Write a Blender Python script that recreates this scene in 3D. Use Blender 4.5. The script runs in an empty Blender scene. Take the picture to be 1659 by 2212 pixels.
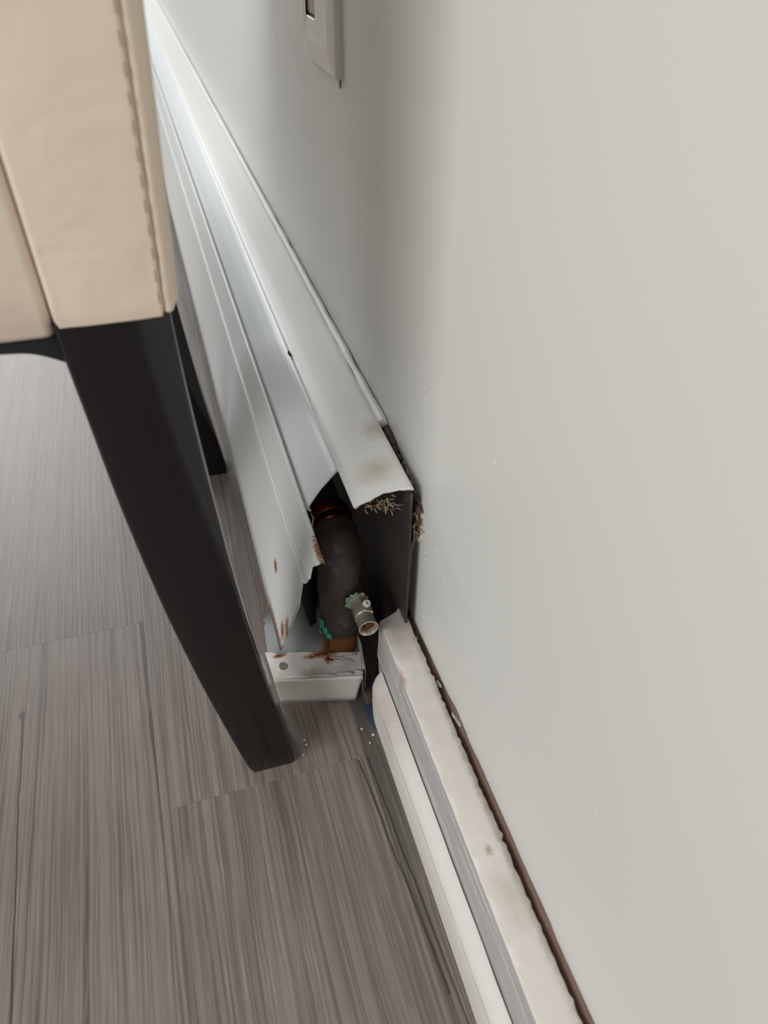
import bpy, bmesh, math, random
from mathutils import Vector, Matrix, noise

R = random.Random(7)
C = bpy.context.scene.collection
S = bpy.context.scene

# ---------------------------------------------------------------- camera
cam_d = bpy.data.cameras.new('camera')
cam = bpy.data.objects.new('camera', cam_d); C.objects.link(cam)
right = Vector((0.95770376, -0.28765439, 0.00764546))
down = Vector((-0.17981257, -0.61898056, -0.76454595))
fwd = Vector((0.22465739, 0.73083378, -0.64452389))
m = Matrix((right, -down, -fwd)).transposed().to_4x4()
m.translation = Vector((-0.125, 0.0, 0.47))
cam.matrix_world = m
cam_d.sensor_width = 36.0
cam_d.lens = 1640.0 / 2212.0 * 36.0
cam_d.clip_start = 0.01
cam_d.dof.use_dof = True
cam_d.dof.focus_distance = 0.515
cam_d.dof.aperture_fstop = 9.0
S.camera = cam

# ---------------------------------------------------------------- light
S.view_settings.view_transform = 'Standard'
S.view_settings.look = 'None'
S.view_settings.gamma = 1.0
S.view_settings.use_curve_mapping = False
S.view_settings.exposure = 0.0
world = bpy.data.worlds.new('world'); S.world = world
world.use_nodes = True
world.node_tree.nodes['Background'].inputs[0].default_value = (0.985, 0.985, 1.0, 1)
world.node_tree.nodes['Background'].inputs[1].default_value = 0.42


def area(name, loc, target, sx, sy, power, col):
    d = bpy.data.lights.new(name, 'AREA'); d.shape = 'RECTANGLE'
    d.size = sx; d.size_y = sy; d.energy = power; d.color = col
    o = bpy.data.objects.new(name, d); C.objects.link(o)
    o.location = loc
    o.rotation_euler = (Vector(target) - Vector(loc)).to_track_quat('-Z', 'Y').to_euler()
    return o


# a tall window far along the room, and a wide window across the room behind the photographer
area('window_light_far', (-1.1, 3.2, 1.55), (-0.2, 0.5, 0.2), 1.5, 1.5, 43, (0.95, 0.98, 1.0))
area('window_light_near', (-2.3, -0.9, 1.7), (0, 0.2, 0.2), 1.8, 1.4, 60, (1.0, 0.995, 0.98))


# ---------------------------------------------------------------- node helpers
class NT:
    def __init__(self, name):
        self.mat = bpy.data.materials.new(name); self.mat.use_nodes = True
        self.t = self.mat.node_tree; self.n = self.t.nodes
        self.b = self.n['Principled BSDF']
        self.pos = self.n.new('ShaderNodeNewGeometry').outputs['Position']

    def put(self, sock, v):
        if isinstance(v, bpy.types.NodeSocket): self.t.links.new(v, sock)
        elif v is not None:
            if hasattr(v, '__len__') and len(v) == 3 and sock.type == 'RGBA': v = (*v, 1)
            sock.default_value = v

    def math(self, op, a, b=None, c=None, clamp=False):
        n = self.n.new('ShaderNodeMath'); n.operation = op; n.use_clamp = clamp
        for i, v in enumerate((a, b, c)): self.put(n.inputs[i], v)
        return n.outputs[0]

    def scale(self, v, s, off=(0, 0, 0)):
        n = self.n.new('ShaderNodeVectorMath'); n.operation = 'MULTIPLY_ADD'
        self.put(n.inputs[0], v); n.inputs[1].default_value = s; self.put(n.inputs[2], off)
        return n.outputs[0]

    def xyz(self, v):
        n = self.n.new('ShaderNodeSeparateXYZ'); self.put(n.inputs[0], v); return n.outputs

    def noise(self, vec, sc=1.0, detail=3.0, rough=0.55, dist=0.0):
        n = self.n.new('ShaderNodeTexNoise'); self.put(n.inputs['Vector'], vec)
        n.inputs['Scale'].default_value = sc; n.inputs['Detail'].default_value = detail
        n.inputs['Roughness'].default_value = rough; n.inputs['Distortion'].default_value = dist
        return n.outputs['Fac']

    def voro(self, vec, sc):
        n = self.n.new('ShaderNodeTexVoronoi'); self.put(n.inputs['Vector'], vec)
        n.inputs['Scale'].default_value = sc
        return n.outputs['Distance']

    def ramp(self, f, stops, interp='LINEAR'):
        n = self.n.new('ShaderNodeValToRGB'); self.put(n.inputs[0], f)
        n.color_ramp.interpolation = interp
        e = n.color_ramp.elements
        while len(e) < len(stops): e.new(0.5)
        for el, (p, c) in zip(e, stops):
            el.position = p; el.color = (*c, 1) if hasattr(c, '__len__') else (c, c, c, 1)
        return n.outputs[0]

    def mix(self, f, a, b, mode='MIX'):
        n = self.n.new('ShaderNodeMix'); n.data_type = 'RGBA'; n.blend_type = mode
        self.put(n.inputs[0], f); self.put(n.inputs[6], a); self.put(n.inputs[7], b)
        return n.outputs[2]

    def bump(self, h, strength, dist=0.001, normal=None):
        n = self.n.new('ShaderNodeBump'); n.inputs['Strength'].default_value = strength
        n.inputs['Distance'].default_value = dist; self.put(n.inputs['Height'], h)
        if normal is not None: self.put(n.inputs['Normal'], normal)
        return n.outputs[0]

    def blob(self, c, r, amp=0.6, sc=120):
        """soft irregular patch around a world point, 0..1"""
        d = self.scale(self.pos, (1 / r[0], 1 / r[1], 1 / r[2]), (-c[0] / r[0], -c[1] / r[1], -c[2] / r[2]))
        n = self.n.new('ShaderNodeVectorMath'); n.operation = 'LENGTH'; self.put(n.inputs[0], d)
        q = self.math('SUBTRACT', 1.0, n.outputs['Value'])
        w = self.math('SUBTRACT', self.noise(self.pos, sc, 4, 0.65), 0.5)
        return self.math('MULTIPLY_ADD', w, amp * 2, q, clamp=True)

    def out(self, col=None, rough=None, metal=None, normal=None, spec=None, coat=None):
        self.put(self.b.inputs['Base Color'], col); self.put(self.b.inputs['Roughness'], rough)
        self.put(self.b.inputs['Metallic'], metal); self.put(self.b.inputs['Normal'], normal)
        if spec is not None: self.put(self.b.inputs['Specular IOR Level'], spec)
        if coat is not None: self.put(self.b.inputs['Coat Weight'], coat)
        return self.mat


def srgb(r, g, b):
    f = lambda c: ((c / 255 + 0.055) / 1.055) ** 2.4 if c > 10 else c / 255 / 12.92
    return (f(r), f(g), f(b))


# ---------------------------------------------------------------- materials
def mat_wall():
    n = NT('wall_paint')
    big = n.noise(n.pos, 3.0, 2)
    c = n.mix(big, srgb(211, 212, 206), srgb(216, 216, 211))
    roll = n.noise(n.scale(n.pos, (1, 1, 0.6)), 260, 3, 0.6)
    streak = n.noise(n.scale(n.pos, (1, 260, 14)), 1.0, 2)
    z = n.xyz(n.pos)[2]
    low = n.math('SUBTRACT', 1.0, n.math('MULTIPLY', z, 5.5), clamp=True)     # brush marks only near the trim
    nb = n.bump(roll, 0.10, 0.0006)
    nb = n.bump(n.math('MULTIPLY', streak, low), 0.25, 0.0008, nb)
    return n.out(c, 0.42, 0, nb, 0.35)


def mat_floor(kind):
    n = NT('vinyl_plank_' + kind)
    oi = n.n.new('ShaderNodeObjectInfo')
    off = n.n.new('ShaderNodeCombineXYZ')
    rnd = oi.outputs['Random']
    n.put(off.inputs[0], n.math('MULTIPLY', rnd, 13.0)); n.put(off.inputs[1], n.math('MULTIPLY', rnd, 37.0))
    p = n.scale(n.pos, (1, 1, 1), off.outputs[0])
    warp = n.noise(n.scale(p, (9, 2.6, 1)), 1.0, 3, 0.5)
    wv = n.n.new('ShaderNodeCombineXYZ')
    n.put(wv.inputs[0], n.math('MULTIPLY_ADD', warp, 0.014, n.xyz(p)[0])); n.put(wv.inputs[1], n.xyz(p)[1])
    q = wv.outputs[0]
    cathedral = n.noise(n.scale(q, (150, 1.3, 1)), 1.0, 2, 0.5)
    fine = n.noise(n.scale(q, (420, 4.0, 1)), 1.0, 3, 0.6)
    pores = n.noise(n.scale(q, (900, 16, 1)), 1.0, 2, 0.6)
    cloud = n.noise(n.scale(p, (22, 7, 1)), 1.0, 3, 0.6)
    base = n.mix(cloud, srgb(122, 110, 102), srgb(146, 134, 126))
    if kind == 'grainy':
        dark = n.ramp(cathedral, [(0.34, 1.0), (0.46, 0.0)])
        base = n.mix(n.math('MULTIPLY', dark, 0.75), base, srgb(68, 65, 62))
        dk = n.ramp(fine, [(0.38, 1.0), (0.52, 0.0)])
        base = n.mix(n.math('MULTIPLY', dk, 0.45), base, srgb(80, 74, 69))
    else:
        dark = n.ramp(cathedral, [(0.28, 1.0), (0.50, 0.0)])
        base = n.mix(n.math('MULTIPLY', dark, 0.35), base, srgb(80, 75, 70))
        dk = n.ramp(fine, [(0.40, 1.0), (0.56, 0.0)])
        base = n.mix(n.math('MULTIPLY', dk, 0.55), base, srgb(78, 72, 66))
    lt = n.ramp(pores, [(0.56, 0.0), (0.72, 1.0)])
    base = n.mix(n.math('MULTIPLY', lt, 0.42), base, srgb(168, 158, 149))
    # printed drying cracks and a small knot: (x at y0, y0, slope, y min, y max)
    X, Y, _ = n.xyz(n.pos)
    wob = n.math('MULTIPLY', n.math('SUBTRACT', n.noise(n.scale(n.pos, (1, 10, 1)), 1.0, 4), 0.5), 0.005)
    for x0, y0, k, a, b, w in ((-0.2789, 0.385, -0.027, 0.02, 0.385, 0.0009), (-0.0545, 0.283, -0.066, 0.13, 0.283, 0.0013),
                               (-0.0477, 0.278, -0.048, 0.02, 0.283, 0.0011)):
        line = n.math('MULTIPLY_ADD', n.math('SUBTRACT', Y, y0), k, x0)
        d = n.math('ABSOLUTE', n.math('SUBTRACT', n.math('SUBTRACT', X, line), wob))
        mk = n.math('SUBTRACT', 1.0, n.math('DIVIDE', d, w), clamp=True)
        mk = n.math('MULTIPLY', mk, n.math('GREATER_THAN', Y, a)); mk = n.math('MULTIPLY', mk, n.math('LESS_THAN', Y, b))
        base = n.mix(n.math('MULTIPLY', mk, 0.9), base, srgb(38, 34, 31))
    base = n.mix(n.math('MULTIPLY', n.blob((-0.2792, 0.387, 0), (0.004, 0.006, 0.01), 0.2), 0.9), base, srgb(70, 62, 56))
    h = n.math('ADD', n.math('MULTIPLY', fine, 0.7), n.math('MULTIPLY', pores, 0.35))
    nb = n.bump(h, 0.35, 0.0007)
    rough = n.math('MULTIPLY_ADD', fine, 0.18, 0.30)
    return n.out(base, rough, 0, nb, 0.5)


def paint(name, col, rough=0.38, speck=0.25, dirt=0.15, bump=0.1, rusts=(), stains=(), brush=False, dark_in=None):
    n = NT(name)
    c = n.mix(n.math('MULTIPLY', n.noise(n.pos, 38, 4, 0.6), dirt), col, tuple(v * 0.62 for v in col))
    sp = n.ramp(n.voro(n.pos, 150), [(0.06, 1.0), (0.11, 0.0)])
    gate = n.ramp(n.noise(n.pos, 55, 2), [(0.56, 0.0), (0.66, 1.0)])
    c = n.mix(n.math('MULTIPLY', n.math('MULTIPLY', sp, gate), speck), c, srgb(92, 78, 66))
    for cen, r, amp, sc, tone in stains:
        c = n.mix(n.math('MULTIPLY', n.blob(cen, r, amp, sc), 0.8), c, tone)
    for cen, r, amp, sc in rusts:
        b = n.blob(cen, r, amp, sc)
        c = n.mix(n.ramp(b, [(0.15, 0.0), (0.55, 1.0)]), c, srgb(150, 98, 58))
        c = n.mix(n.ramp(b, [(0.5, 0.0), (0.95, 1.0)]), c, srgb(70, 40, 28))
    if brush:
        h = n.noise(n.scale(n.pos, (240, 5, 240)), 1.0, 3, 0.6)
        nb = n.bump(h, bump, 0.001)
    else:
        nb = n.bump(n.noise(n.pos, 170, 3, 0.6), bump, 0.0006)
    if dark_in is not None:                       # bare rusted metal on the back face of the sheet
        bf = n.n.new('ShaderNodeNewGeometry').outputs['Backfacing']
        c = n.mix(bf, c, dark_in)
    return n.out(c, rough, 0, nb, 0.45)


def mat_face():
    n = NT('shaded_streaky_board_face')
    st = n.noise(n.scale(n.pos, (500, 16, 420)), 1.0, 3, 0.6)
    c = n.mix(n.ramp(st, [(0.50, 0.0), (0.66, 1.0)]), srgb(170, 169, 167), srgb(208, 206, 202))  # grey board side with its shade painted into the colour; pale streaks are paint
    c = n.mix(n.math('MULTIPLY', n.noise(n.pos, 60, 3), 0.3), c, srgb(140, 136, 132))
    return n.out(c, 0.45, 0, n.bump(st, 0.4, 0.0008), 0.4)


M = {}
M['wall'] = mat_wall()
M['plank_grainy'] = mat_floor('grainy'); M['plank_fine'] = mat_floor('fine')
M['subfloor'] = paint('subfloor', srgb(70, 62, 55), 0.8)
M['panel'] = paint('heater_panel_paint', srgb(214, 216, 213), 0.34, 0.2, 0.12, 0.05,
                   rusts=(((-0.0912, 0.374, 0.0385), (0.0130, 0.060, 0.0125), 0.55, 420), ((-0.087, 0.362, 0.058), (0.006, 0.008, 0.012), 1.0, 700), ((-0.0845, 0.352, 0.070), (0.006, 0.008, 0.016), 0.8, 700),
                          ((-0.0650, 0.327, 0.160), (0.003, 0.022, 0.003), 1.0, 650), ((-0.083, 0.400, 0.085), (0.006, 0.008, 0.008), 0.5, 300)))
M['damper'] = paint('heater_damper_paint', srgb(224, 228, 229), 0.28, 0.15, 0.16, 0.05)
M['cover'] = paint('heater_cover_paint', srgb(220, 219, 214), 0.36, 0.35, 0.12, 0.07,
                   stains=(((-0.0226, 0.352, 0.192), (0.016, 0.016, 0.02), 0.35, 140, srgb(176, 164, 142)),
                           ((-0.012, 0.392, 0.195), (0.010, 0.016, 0.02), 0.5, 260, srgb(170, 156, 138))))
M['bracket'] = paint('bracket_paint', srgb(168, 172, 170), 0.45, 0.2, 0.18, 0.08,
                     stains=(((-0.0950, 0.4135, 0.026), (0.020, 0.0165, 0.03), 0.3, 500, srgb(58, 44, 40)),),
                     rusts=(((-0.20, 0.412, 0.03), (0.012, 0.022, 0.02), 0.6, 200), ((-0.052, 0.362, 0.026), (0.012, 0.02, 0.01), 0.4, 160)))
M['flange'] = paint('bracket_overpaint', srgb(224, 217, 211), 0.42, 0.1, 0.1, 0.2,
                    rusts=(((-0.060, 0.3555, 0.032), (0.022, 0.0045, 0.02), 0.7, 600), ((-0.058, 0.350, 0.032), (0.006, 0.006, 0.02), 0.7, 500),
                           ((-0.092, 0.3625, 0.032), (0.007, 0.003, 0.02), 0.4, 300)),
                    stains=(((-0.072, 0.3415, 0.032), (0.011, 0.006, 0.01), 0.5, 220, srgb(168, 145, 118)),
                            ((-0.046, 0.341, 0.032), (0.014, 0.008, 0.006), 0.7, 240, srgb(168, 172, 170))))
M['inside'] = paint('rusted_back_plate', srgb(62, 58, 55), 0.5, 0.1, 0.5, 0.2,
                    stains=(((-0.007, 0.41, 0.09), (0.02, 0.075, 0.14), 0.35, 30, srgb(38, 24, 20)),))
M['blackened'] = paint('blackened_steel', srgb(24, 21, 20), 0.6, 0, 0.4, 0.2)
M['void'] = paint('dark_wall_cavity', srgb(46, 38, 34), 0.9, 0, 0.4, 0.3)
M['gapwood'] = paint('bare_brown_board', srgb(128, 104, 92), 0.7, 0.3, 0.6, 0.5)
M['torn'] = paint('torn_gypsum_paper', srgb(205, 198, 186), 0.9, 0.5, 0.4, 0.5,)
M['caulk'] = paint('caulk', srgb(222, 222, 216), 0.5, 0.05, 0.12, 0.2)
M['trim_top'] = paint('baseboard_paint', srgb(228, 222, 215), 0.5, 0.9, 0.28, 0.45,
                      stains=(((-0.016, 0.325, 0.08), (0.02, 0.035, 0.02), 0.35, 120, srgb(158, 148, 142)),
                              ((-0.0245, 0.285, 0.078), (0.0026, 0.012, 0.006), 0.5, 300, srgb(150, 112, 82)), ((-0.0065, 0.20, 0.079), (0.003, 0.16, 0.006), 0.9, 200, srgb(170, 158, 146)),
                              ((-0.015, 0.165, 0.079), (0.0030, 0.004, 0.006), 0.6, 500, srgb(150, 120, 96)), ((-0.012, 0.14, 0.079), (0.012, 0.02, 0.006), 0.6, 160, srgb(196, 188, 176))))
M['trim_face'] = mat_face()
M['shoe'] = paint('shoe_moulding_paint', srgb(226, 222, 216), 0.42, 0.35, 0.2, 0.25, brush=True,
                  stains=(((-0.033, 0.29, 0.04), (0.012, 0.05, 0.03), 0.35, 90, srgb(186, 172, 164)),))


def simple(name, col, rough, metal=0.0, bump=0.0, sc=200, var=0.2, spec=0.5, coat=None):
    n = NT(name)
    c = n.mix(n.math('MULTIPLY', n.noise(n.pos, sc * 0.35, 3), var), col, tuple(v * 0.45 for v in col))
    nb = n.bump(n.noise(n.pos, sc, 3), bump, 0.0006) if bump else None
    return n.out(c, rough, metal, nb, spec, coat)


def mat_fabric():
    n = NT('taupe_upholstery')
    c = n.mix(n.noise(n.pos, 30, 4, 0.6), srgb(216, 200, 181), srgb(226, 209, 193))
    wr = n.noise(n.scale(n.pos, (1, 1, 1.3)), 26, 2, 0.5, 0.6)
    nb = n.bump(wr, 0.22, 0.006)
    nb = n.bump(n.noise(n.pos, 900, 2), 0.08, 0.0003, nb)
    return n.out(c, 0.52, 0, nb, 0.35)


M['fabric'] = mat_fabric()
M['piping'] = simple('taupe_seam_cord', srgb(230, 212, 192), 0.55, 0, 0.3, 700, 0.15)
M['stitch'] = simple('seam_stitching', srgb(158, 140, 120), 0.8)
M['leg'] = simple('black_satin_lacquer', srgb(22, 21, 22), 0.15, 0, 0.015, 300, 0.2, 0.5)
M['black_cloth'] = simple('black_dust_cover', srgb(26, 25, 26), 0.85, 0, 0.3, 500)


def mat_pipe():
    n = NT('tarnished_copper')
    c = n.mix(n.noise(n.pos, 60, 4, 0.6), srgb(60, 52, 50), srgb(88, 77, 72))
    dust = n.ramp(n.noise(n.pos, 120, 4, 0.65), [(0.55, 0.0), (0.8, 1.0)])
    c = n.mix(n.math('MULTIPLY', dust, 0.45), c, srgb(140, 132, 126))
    for cen, r in (((-0.0625, 0.355, 0.060), (0.006, 0.008, 0.010)),):
        b = n.ramp(n.blob(cen, r, 0.75, 260), [(0.42, 0.0), (0.5, 1.0)])
        c = n.mix(b, c, srgb(84, 172, 150))
    b = n.ramp(n.blob((-0.036, 0.347, 0.0875), (0.012, 0.008, 0.012), 0.8, 320), [(0.3, 0.0), (0.6, 1.0)])
    c = n.mix(b, c, srgb(134, 152, 130))
    return n.out(c, 0.5, 0.25, n.bump(n.noise(n.pos, 140, 4), 0.3, 0.001), 0.4)


M['pipe'] = mat_pipe()
M['copper'] = simple('bright_copper', srgb(140, 70, 42), 0.22, 1.0, 0.05, 300, 0.4)
M['rust'] = simple('rusty_amber_pipe', srgb(136, 92, 44), 0.6, 0.2, 0.3, 260, 0.5)
M['nickel'] = simple('nickel_plate', srgb(206, 196, 184), 0.30, 0.75, 0.03, 300, 0.15)
M['bronze'] = simple('bronze_core', srgb(150, 104, 66), 0.3, 1.0, 0.2, 500, 0.5)
M['verdigris'] = simple('green_corrosion', srgb(150, 172, 148), 0.9, 0, 0.8, 700, 0.5)
M['teal'] = simple('teal_corrosion', srgb(70, 176, 152), 0.8, 0, 0.6, 600, 0.4)
M['plate'] = simple('white_plastic', srgb(222, 220, 214), 0.35, 0, 0.0, 100, 0.03)
M['recep'] = simple('beige_plastic', srgb(190, 176, 156), 0.4, 0, 0.0, 100, 0.1)
M['lint'] = simple('brown_lint', srgb(150, 124, 92), 0.95, 0, 0.2, 300, 0.5)
M['lint_grey'] = simple('grey_lint', srgb(176, 168, 156), 0.95, 0, 0.2, 300, 0.5)
M['grime'] = simple('dark_grime', srgb(84, 68, 58), 0.95, 0, 0.8, 260, 0.6)
M['crumb'] = simple('plaster_crumb', srgb(214, 206, 192), 0.9, 0, 0.4, 400, 0.2)
M['fleck'] = simple('white_fleck', srgb(246, 245, 238), 0.6)
M['flake'] = simple('peeling_paint', srgb(238, 231, 225), 0.5, 0, 0.2, 400, 0.15)
M['tape'] = simple('blue_tape', srgb(54, 72, 96), 0.7, 0, 0.3, 400, 0.2)


# ---------------------------------------------------------------- mesh helpers
def link(name, me, parent=None, mats=()):
    o = bpy.data.objects.new(name, me); C.objects.link(o)
    for k in mats: me.materials.append(M[k])
    if parent is not None: o.parent = parent
    return o


def empty(name, label, cat, loc):
    o = bpy.data.objects.new(name, None); C.objects.link(o)
    o.location = loc; o.empty_display_size = 0.02
    o['label'] = label; o['category'] = cat
    return o


def part(name, me, parent, mats, label=None):
    """mesh given in world coordinates, parented to a thing that only has a location"""
    o = link(name, me, parent, mats)
    w = Vector((0, 0, 0)); q = parent
    while q is not None: w += q.location; q = q.parent
    o.location = -w
    if label: o['label'] = label
    return o


def tag(o, label, cat, group=None, kind=None):
    if label: o['label'] = label
    if cat: o['category'] = cat
    if group: o['group'] = group
    if kind: o['kind'] = kind
    return o


def mesh(name, bm, smooth=True, angle=40):
    bmesh.ops.recalc_face_normals(bm, faces=bm.faces)
    me = bpy.data.meshes.new(name); bm.to_mesh(me); bm.free()
    if smooth:
        me.polygons.foreach_set('use_smooth', [True] * len(me.polygons))
        me.set_sharp_from_angle(angle=math.radians(angle))
    return me


def n3(x, y=0.0, z=0.0): return noise.noise(Vector((x, y, z)))


def grid(bm, rows, closed=False, mat=0):
    vs = [[bm.verts.new(p) for p in r] for r in rows]
    fs = []
    for a, b in zip(vs, vs[1:]):
        k = len(a)
        for i in range(k if closed else k - 1):
            f = bm.faces.new((a[i], a[(i + 1) % k], b[(i + 1) % k], b[i])); f.material_index = mat; fs.append(f)
    return vs, fs


def cap(bm, ring, mat=0):
    f = bm.faces.new(ring); f.material_index = mat; return f


def frame_of(d):
    d = d.normalized(); u = Vector((0, 0, 1)) if abs(d.z) < 0.9 else Vector((1, 0, 0))
    a = d.cross(u).normalized(); return a, d.cross(a).normalized()


def tube(bm, pts, rad, seg=16, caps=True, mat=0, squash=1.0):
    pts = [Vector(p) for p in pts]
    if not hasattr(rad, '__len__'): rad = [rad] * len(pts)
    a = None; rows = []
    for i, p in enumerate(pts):
        d = (pts[min(i + 1, len(pts) - 1)] - pts[max(i - 1, 0)]).normalized()
        if a is None: a, b = frame_of(d)
        else:
            a = (a - d * a.dot(d)).normalized(); b = d.cross(a)
        rows.append([p + (a * math.cos(t) + b * math.sin(t) * squash) * rad[i]
                     for t in (2 * math.pi * k / seg for k in range(seg))])
    vs, _ = grid(bm, rows, True, mat)
    if caps: cap(bm, vs[0], mat); cap(bm, vs[-1], mat)
    return vs


def box(bm, lo, hi, bev=0.0, seg=2, mat=0):
    r = bmesh.ops.create_cube(bm, size=1.0)
    vs = r['verts']
    for v in vs:
        v.co = Vector([(lo[i] + hi[i]) / 2 + v.co[i] * (hi[i] - lo[i]) for i in range(3)])
    fs = {f for v in vs for f in v.link_faces}
    for f in fs: f.material_index = mat
    if bev:
        es = {e for v in vs for e in v.link_edges}
        bmesh.ops.bevel(bm, geom=list(es), offset=bev, segments=seg, affect='EDGES', profile=0.5)


def solid(o, t, offset=-1):
    md = o.modifiers.new('solidify', 'SOLIDIFY'); md.thickness = t; md.offset = offset
    md.use_even_offset = False
    return o


def lerp_table(tab, s):
    for (a, va), (b, vb) in zip(tab, tab[1:]):
        if s <= b: return va + (vb - va) * (s - a) / (b - a) if b > a else vb
    return tab[-1][1]


def fill_poly(outline, holes, to3):
    """flat polygon (with holes) as a bmesh; to3 maps (u, v) to a point"""
    bm = bmesh.new(); es = []
    for loop in [outline] + list(holes):
        vs = [bm.verts.new(to3(*p)) for p in loop]
        es += [bm.edges.new((vs[i], vs[(i + 1) % len(vs)])) for i in range(len(vs))]
    bmesh.ops.triangle_fill(bm, edges=es, use_beauty=True)
    return bm


# ---------------------------------------------------------------- floor
FLOOR_ROT = math.radians(0.8)
bm = bmesh.new(); box(bm, (-3.2, -1.6, -0.03), (0.03, 4.2, -0.0065))
floor = link('floor', mesh('floor', bm, False), None, ['subfloor']); floor['kind'] = 'structure'
PW, PL = 0.138, 0.96


def plank_mesh(x0, x1, y0, y1):
    bm = bmesh.new(); box(bm, (x0, y0, -0.006), (x1, y1, 0.0))
    es = [e for e in bm.edges if all(v.co.z > -0.001 for v in e.verts)]
    bmesh.ops.bevel(bm, geom=es, offset=0.00012, segments=1, affect='EDGES')
    return mesh('plank', bm, False)


std = {}
for k in ('plank_grainy', 'plank_fine'):
    std[k] = plank_mesh(0.00001, PW - 0.00001, 0.00001, PL - 0.00001); std[k].materials.append(M[k])
pivot = Vector((-0.188, 0.283, 0))
rot = Matrix.Rotation(FLOOR_ROT, 4, 'Z')
joint = {0: 0.283, 1: 0.4545, -1: 0.283 + 0.62}
for row in range(-2, 19):
    x0 = -0.188 - row * PW                       # row 0 is the plank against the shoe moulding side
    y = joint.get(row, (row * 0.371) % PL)
    k0 = math.floor((y + 1.4) / PL)
    for j in range(-2, 5):
        ys = y + j * PL
        if ys > 4.0 or ys + PL < -1.3: continue
        if row == -2 and True:
            pass
        o = bpy.data.objects.new('plank', None)
        key = 'plank_grainy' if (row + j) % 2 == 1 else 'plank_fine'
        if row == 0: key = 'plank_fine' if j == -1 else 'plank_fine'
        if row == 1: key = 'plank_grainy' if j == -1 else 'plank_fine'
        if row == -1: key = 'plank_grainy'
        if row < -1: continue
        bpy.data.objects.remove(o)
        o = bpy.data.objects.new('plank', std[key]); C.objects.link(o); o.parent = floor
        loc = Vector((x0, ys, 0)) - pivot
        o.matrix_local = Matrix.Translation(pivot) @ rot @ Matrix.Translation(loc)

# ---------------------------------------------------------------- wall with its torn lower edge
edge = []
y = -1.6
while y < 0.335:                                  # ragged edge just above the baseboard
    z = 0.0805 - 0.010 * max(0, y) / 0.33 + 0.0011 * n3(y * 70, 1) + 0.0006 * n3(y * 260, 3)
    edge.append((y, z)); y += 0.004 if y > -0.05 else 0.12
torn = [(0.3480, 0.0712), (0.3470, 0.083), (0.3455, 0.094), (0.3462, 0.106), (0.3440, 0.118), (0.3432, 0.131), (0.3400, 0.140),
        (0.3378, 0.147), (0.3400, 0.1515), (0.3372, 0.156), (0.3300, 0.1505), (0.3262, 0.155), (0.3270, 0.163), (0.3255, 0.168),
        (0.3268, 0.1735), (0.3310, 0.1765), (0.3350, 0.1790), (0.3410, 0.1800), (0.3500, 0.1835), (0.3580, 0.1850), (0.3680, 0.1862),
        (0.3780, 0.1880), (0.3870, 0.1885), (0.3976, 0.1895), (0.4060, 0.1800), (0.4080, 0.05), (0.41, 0.0)]
out = edge + torn + [(4.2, 0.0), (4.2, 2.5), (-1.6, 2.5)]
bm = fill_poly(out, (), lambda u, v: (0.0, u, v))
ext = bmesh.ops.extrude_face_region(bm, geom=bm.faces[:])
for v in ext['geom']:
    if isinstance(v, bmesh.types.BMVert): v.co.x += 0.011
for f in bm.faces:
    f.normal_update()
    f.material_index = 0 if abs(f.normal.x) > 0.5 else 1
wall = link('wall_right', mesh('wall_right', bm, False), None, ['wall', 'torn']); wall['kind'] = 'structure'
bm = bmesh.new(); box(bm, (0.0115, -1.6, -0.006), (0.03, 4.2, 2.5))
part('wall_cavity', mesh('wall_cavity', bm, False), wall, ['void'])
# brown bare board seen in the gap above the baseboard, with its broken crest
rows = []
y = -1.6
while y < 0.342:
    zt = 0.0780 + 0.0016 * n3(y * 42, 9) + 0.0010 * n3(y * 150, 4) - 0.007 * max(0, y - 0.25) / 0.09
    dx = 0.0008 * n3(y * 60, 5)
    rows.append([(-0.0036, y, 0.03), (-0.0030 + dx, y, zt - 0.0055), (-0.0016 + dx, y, zt - 0.0016), (-0.0008 + dx, y, zt), (0.0060, y, zt - 0.001), (0.0110, y, zt - 0.003)])
    y += 0.004 if y > -0.05 else 0.10
bm = bmesh.new(); grid(bm, rows)
part('exposed_board', mesh('exposed_board', bm), wall, ['gapwood'], 'bare brown strip in the gap behind the baseboard')
pts = [Vector((-0.0006, q[0], q[1])) for q in torn[:21]]
P2 = []
for a_, b_ in zip(pts, pts[1:]):
    for k in range(5):
        w_ = a_.lerp(b_, k / 5); P2.append(w_ + Vector((0.0003 * n3(w_.z * 300, 1), 0.0007 * n3(w_.z * 420, w_.y * 300), 0.0004 * n3(w_.y * 500, 2))))
bm = bmesh.new(); tube(bm, P2, [0.0009 * (1 + 0.8 * n3(i * 0.37, 4)) for i in range(len(P2))], 6)
part('torn_paint_edge', mesh('torn_paint_edge', bm), wall, ['crumb'], 'torn pale paint edge beside the heater end')
bm = bmesh.new()
for (yy, xx, zz, sc) in ((0.2760, -0.0030, 0.0755, 0.0016), (0.2735, -0.0026, 0.0765, 0.0013), (0.2490, -0.0026, 0.0775, 0.0016), (0.2455, -0.0022, 0.0780, 0.0014), (0.2425, -0.0018, 0.0785, 0.0015), (0.318, -0.0030, 0.0720, 0.0012)):
    ret = bmesh.ops.create_icosphere(bm, subdivisions=2, radius=1)
    for v in ret['verts']:
        q = 1 + 0.6 * n3(v.co.x * 2 + yy * 300, v.co.y * 2, v.co.z * 2)
        v.co = Vector((xx + v.co.x * sc * 0.7 * q, yy + v.co.y * sc * 1.5 * q, zz - 0.0004 + v.co.z * sc * 0.8 * q))
o = part('plaster_bits', mesh('plaster_bits', bm, False), wall, ['lint_grey']); o['kind'] = 'stuff'
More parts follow.
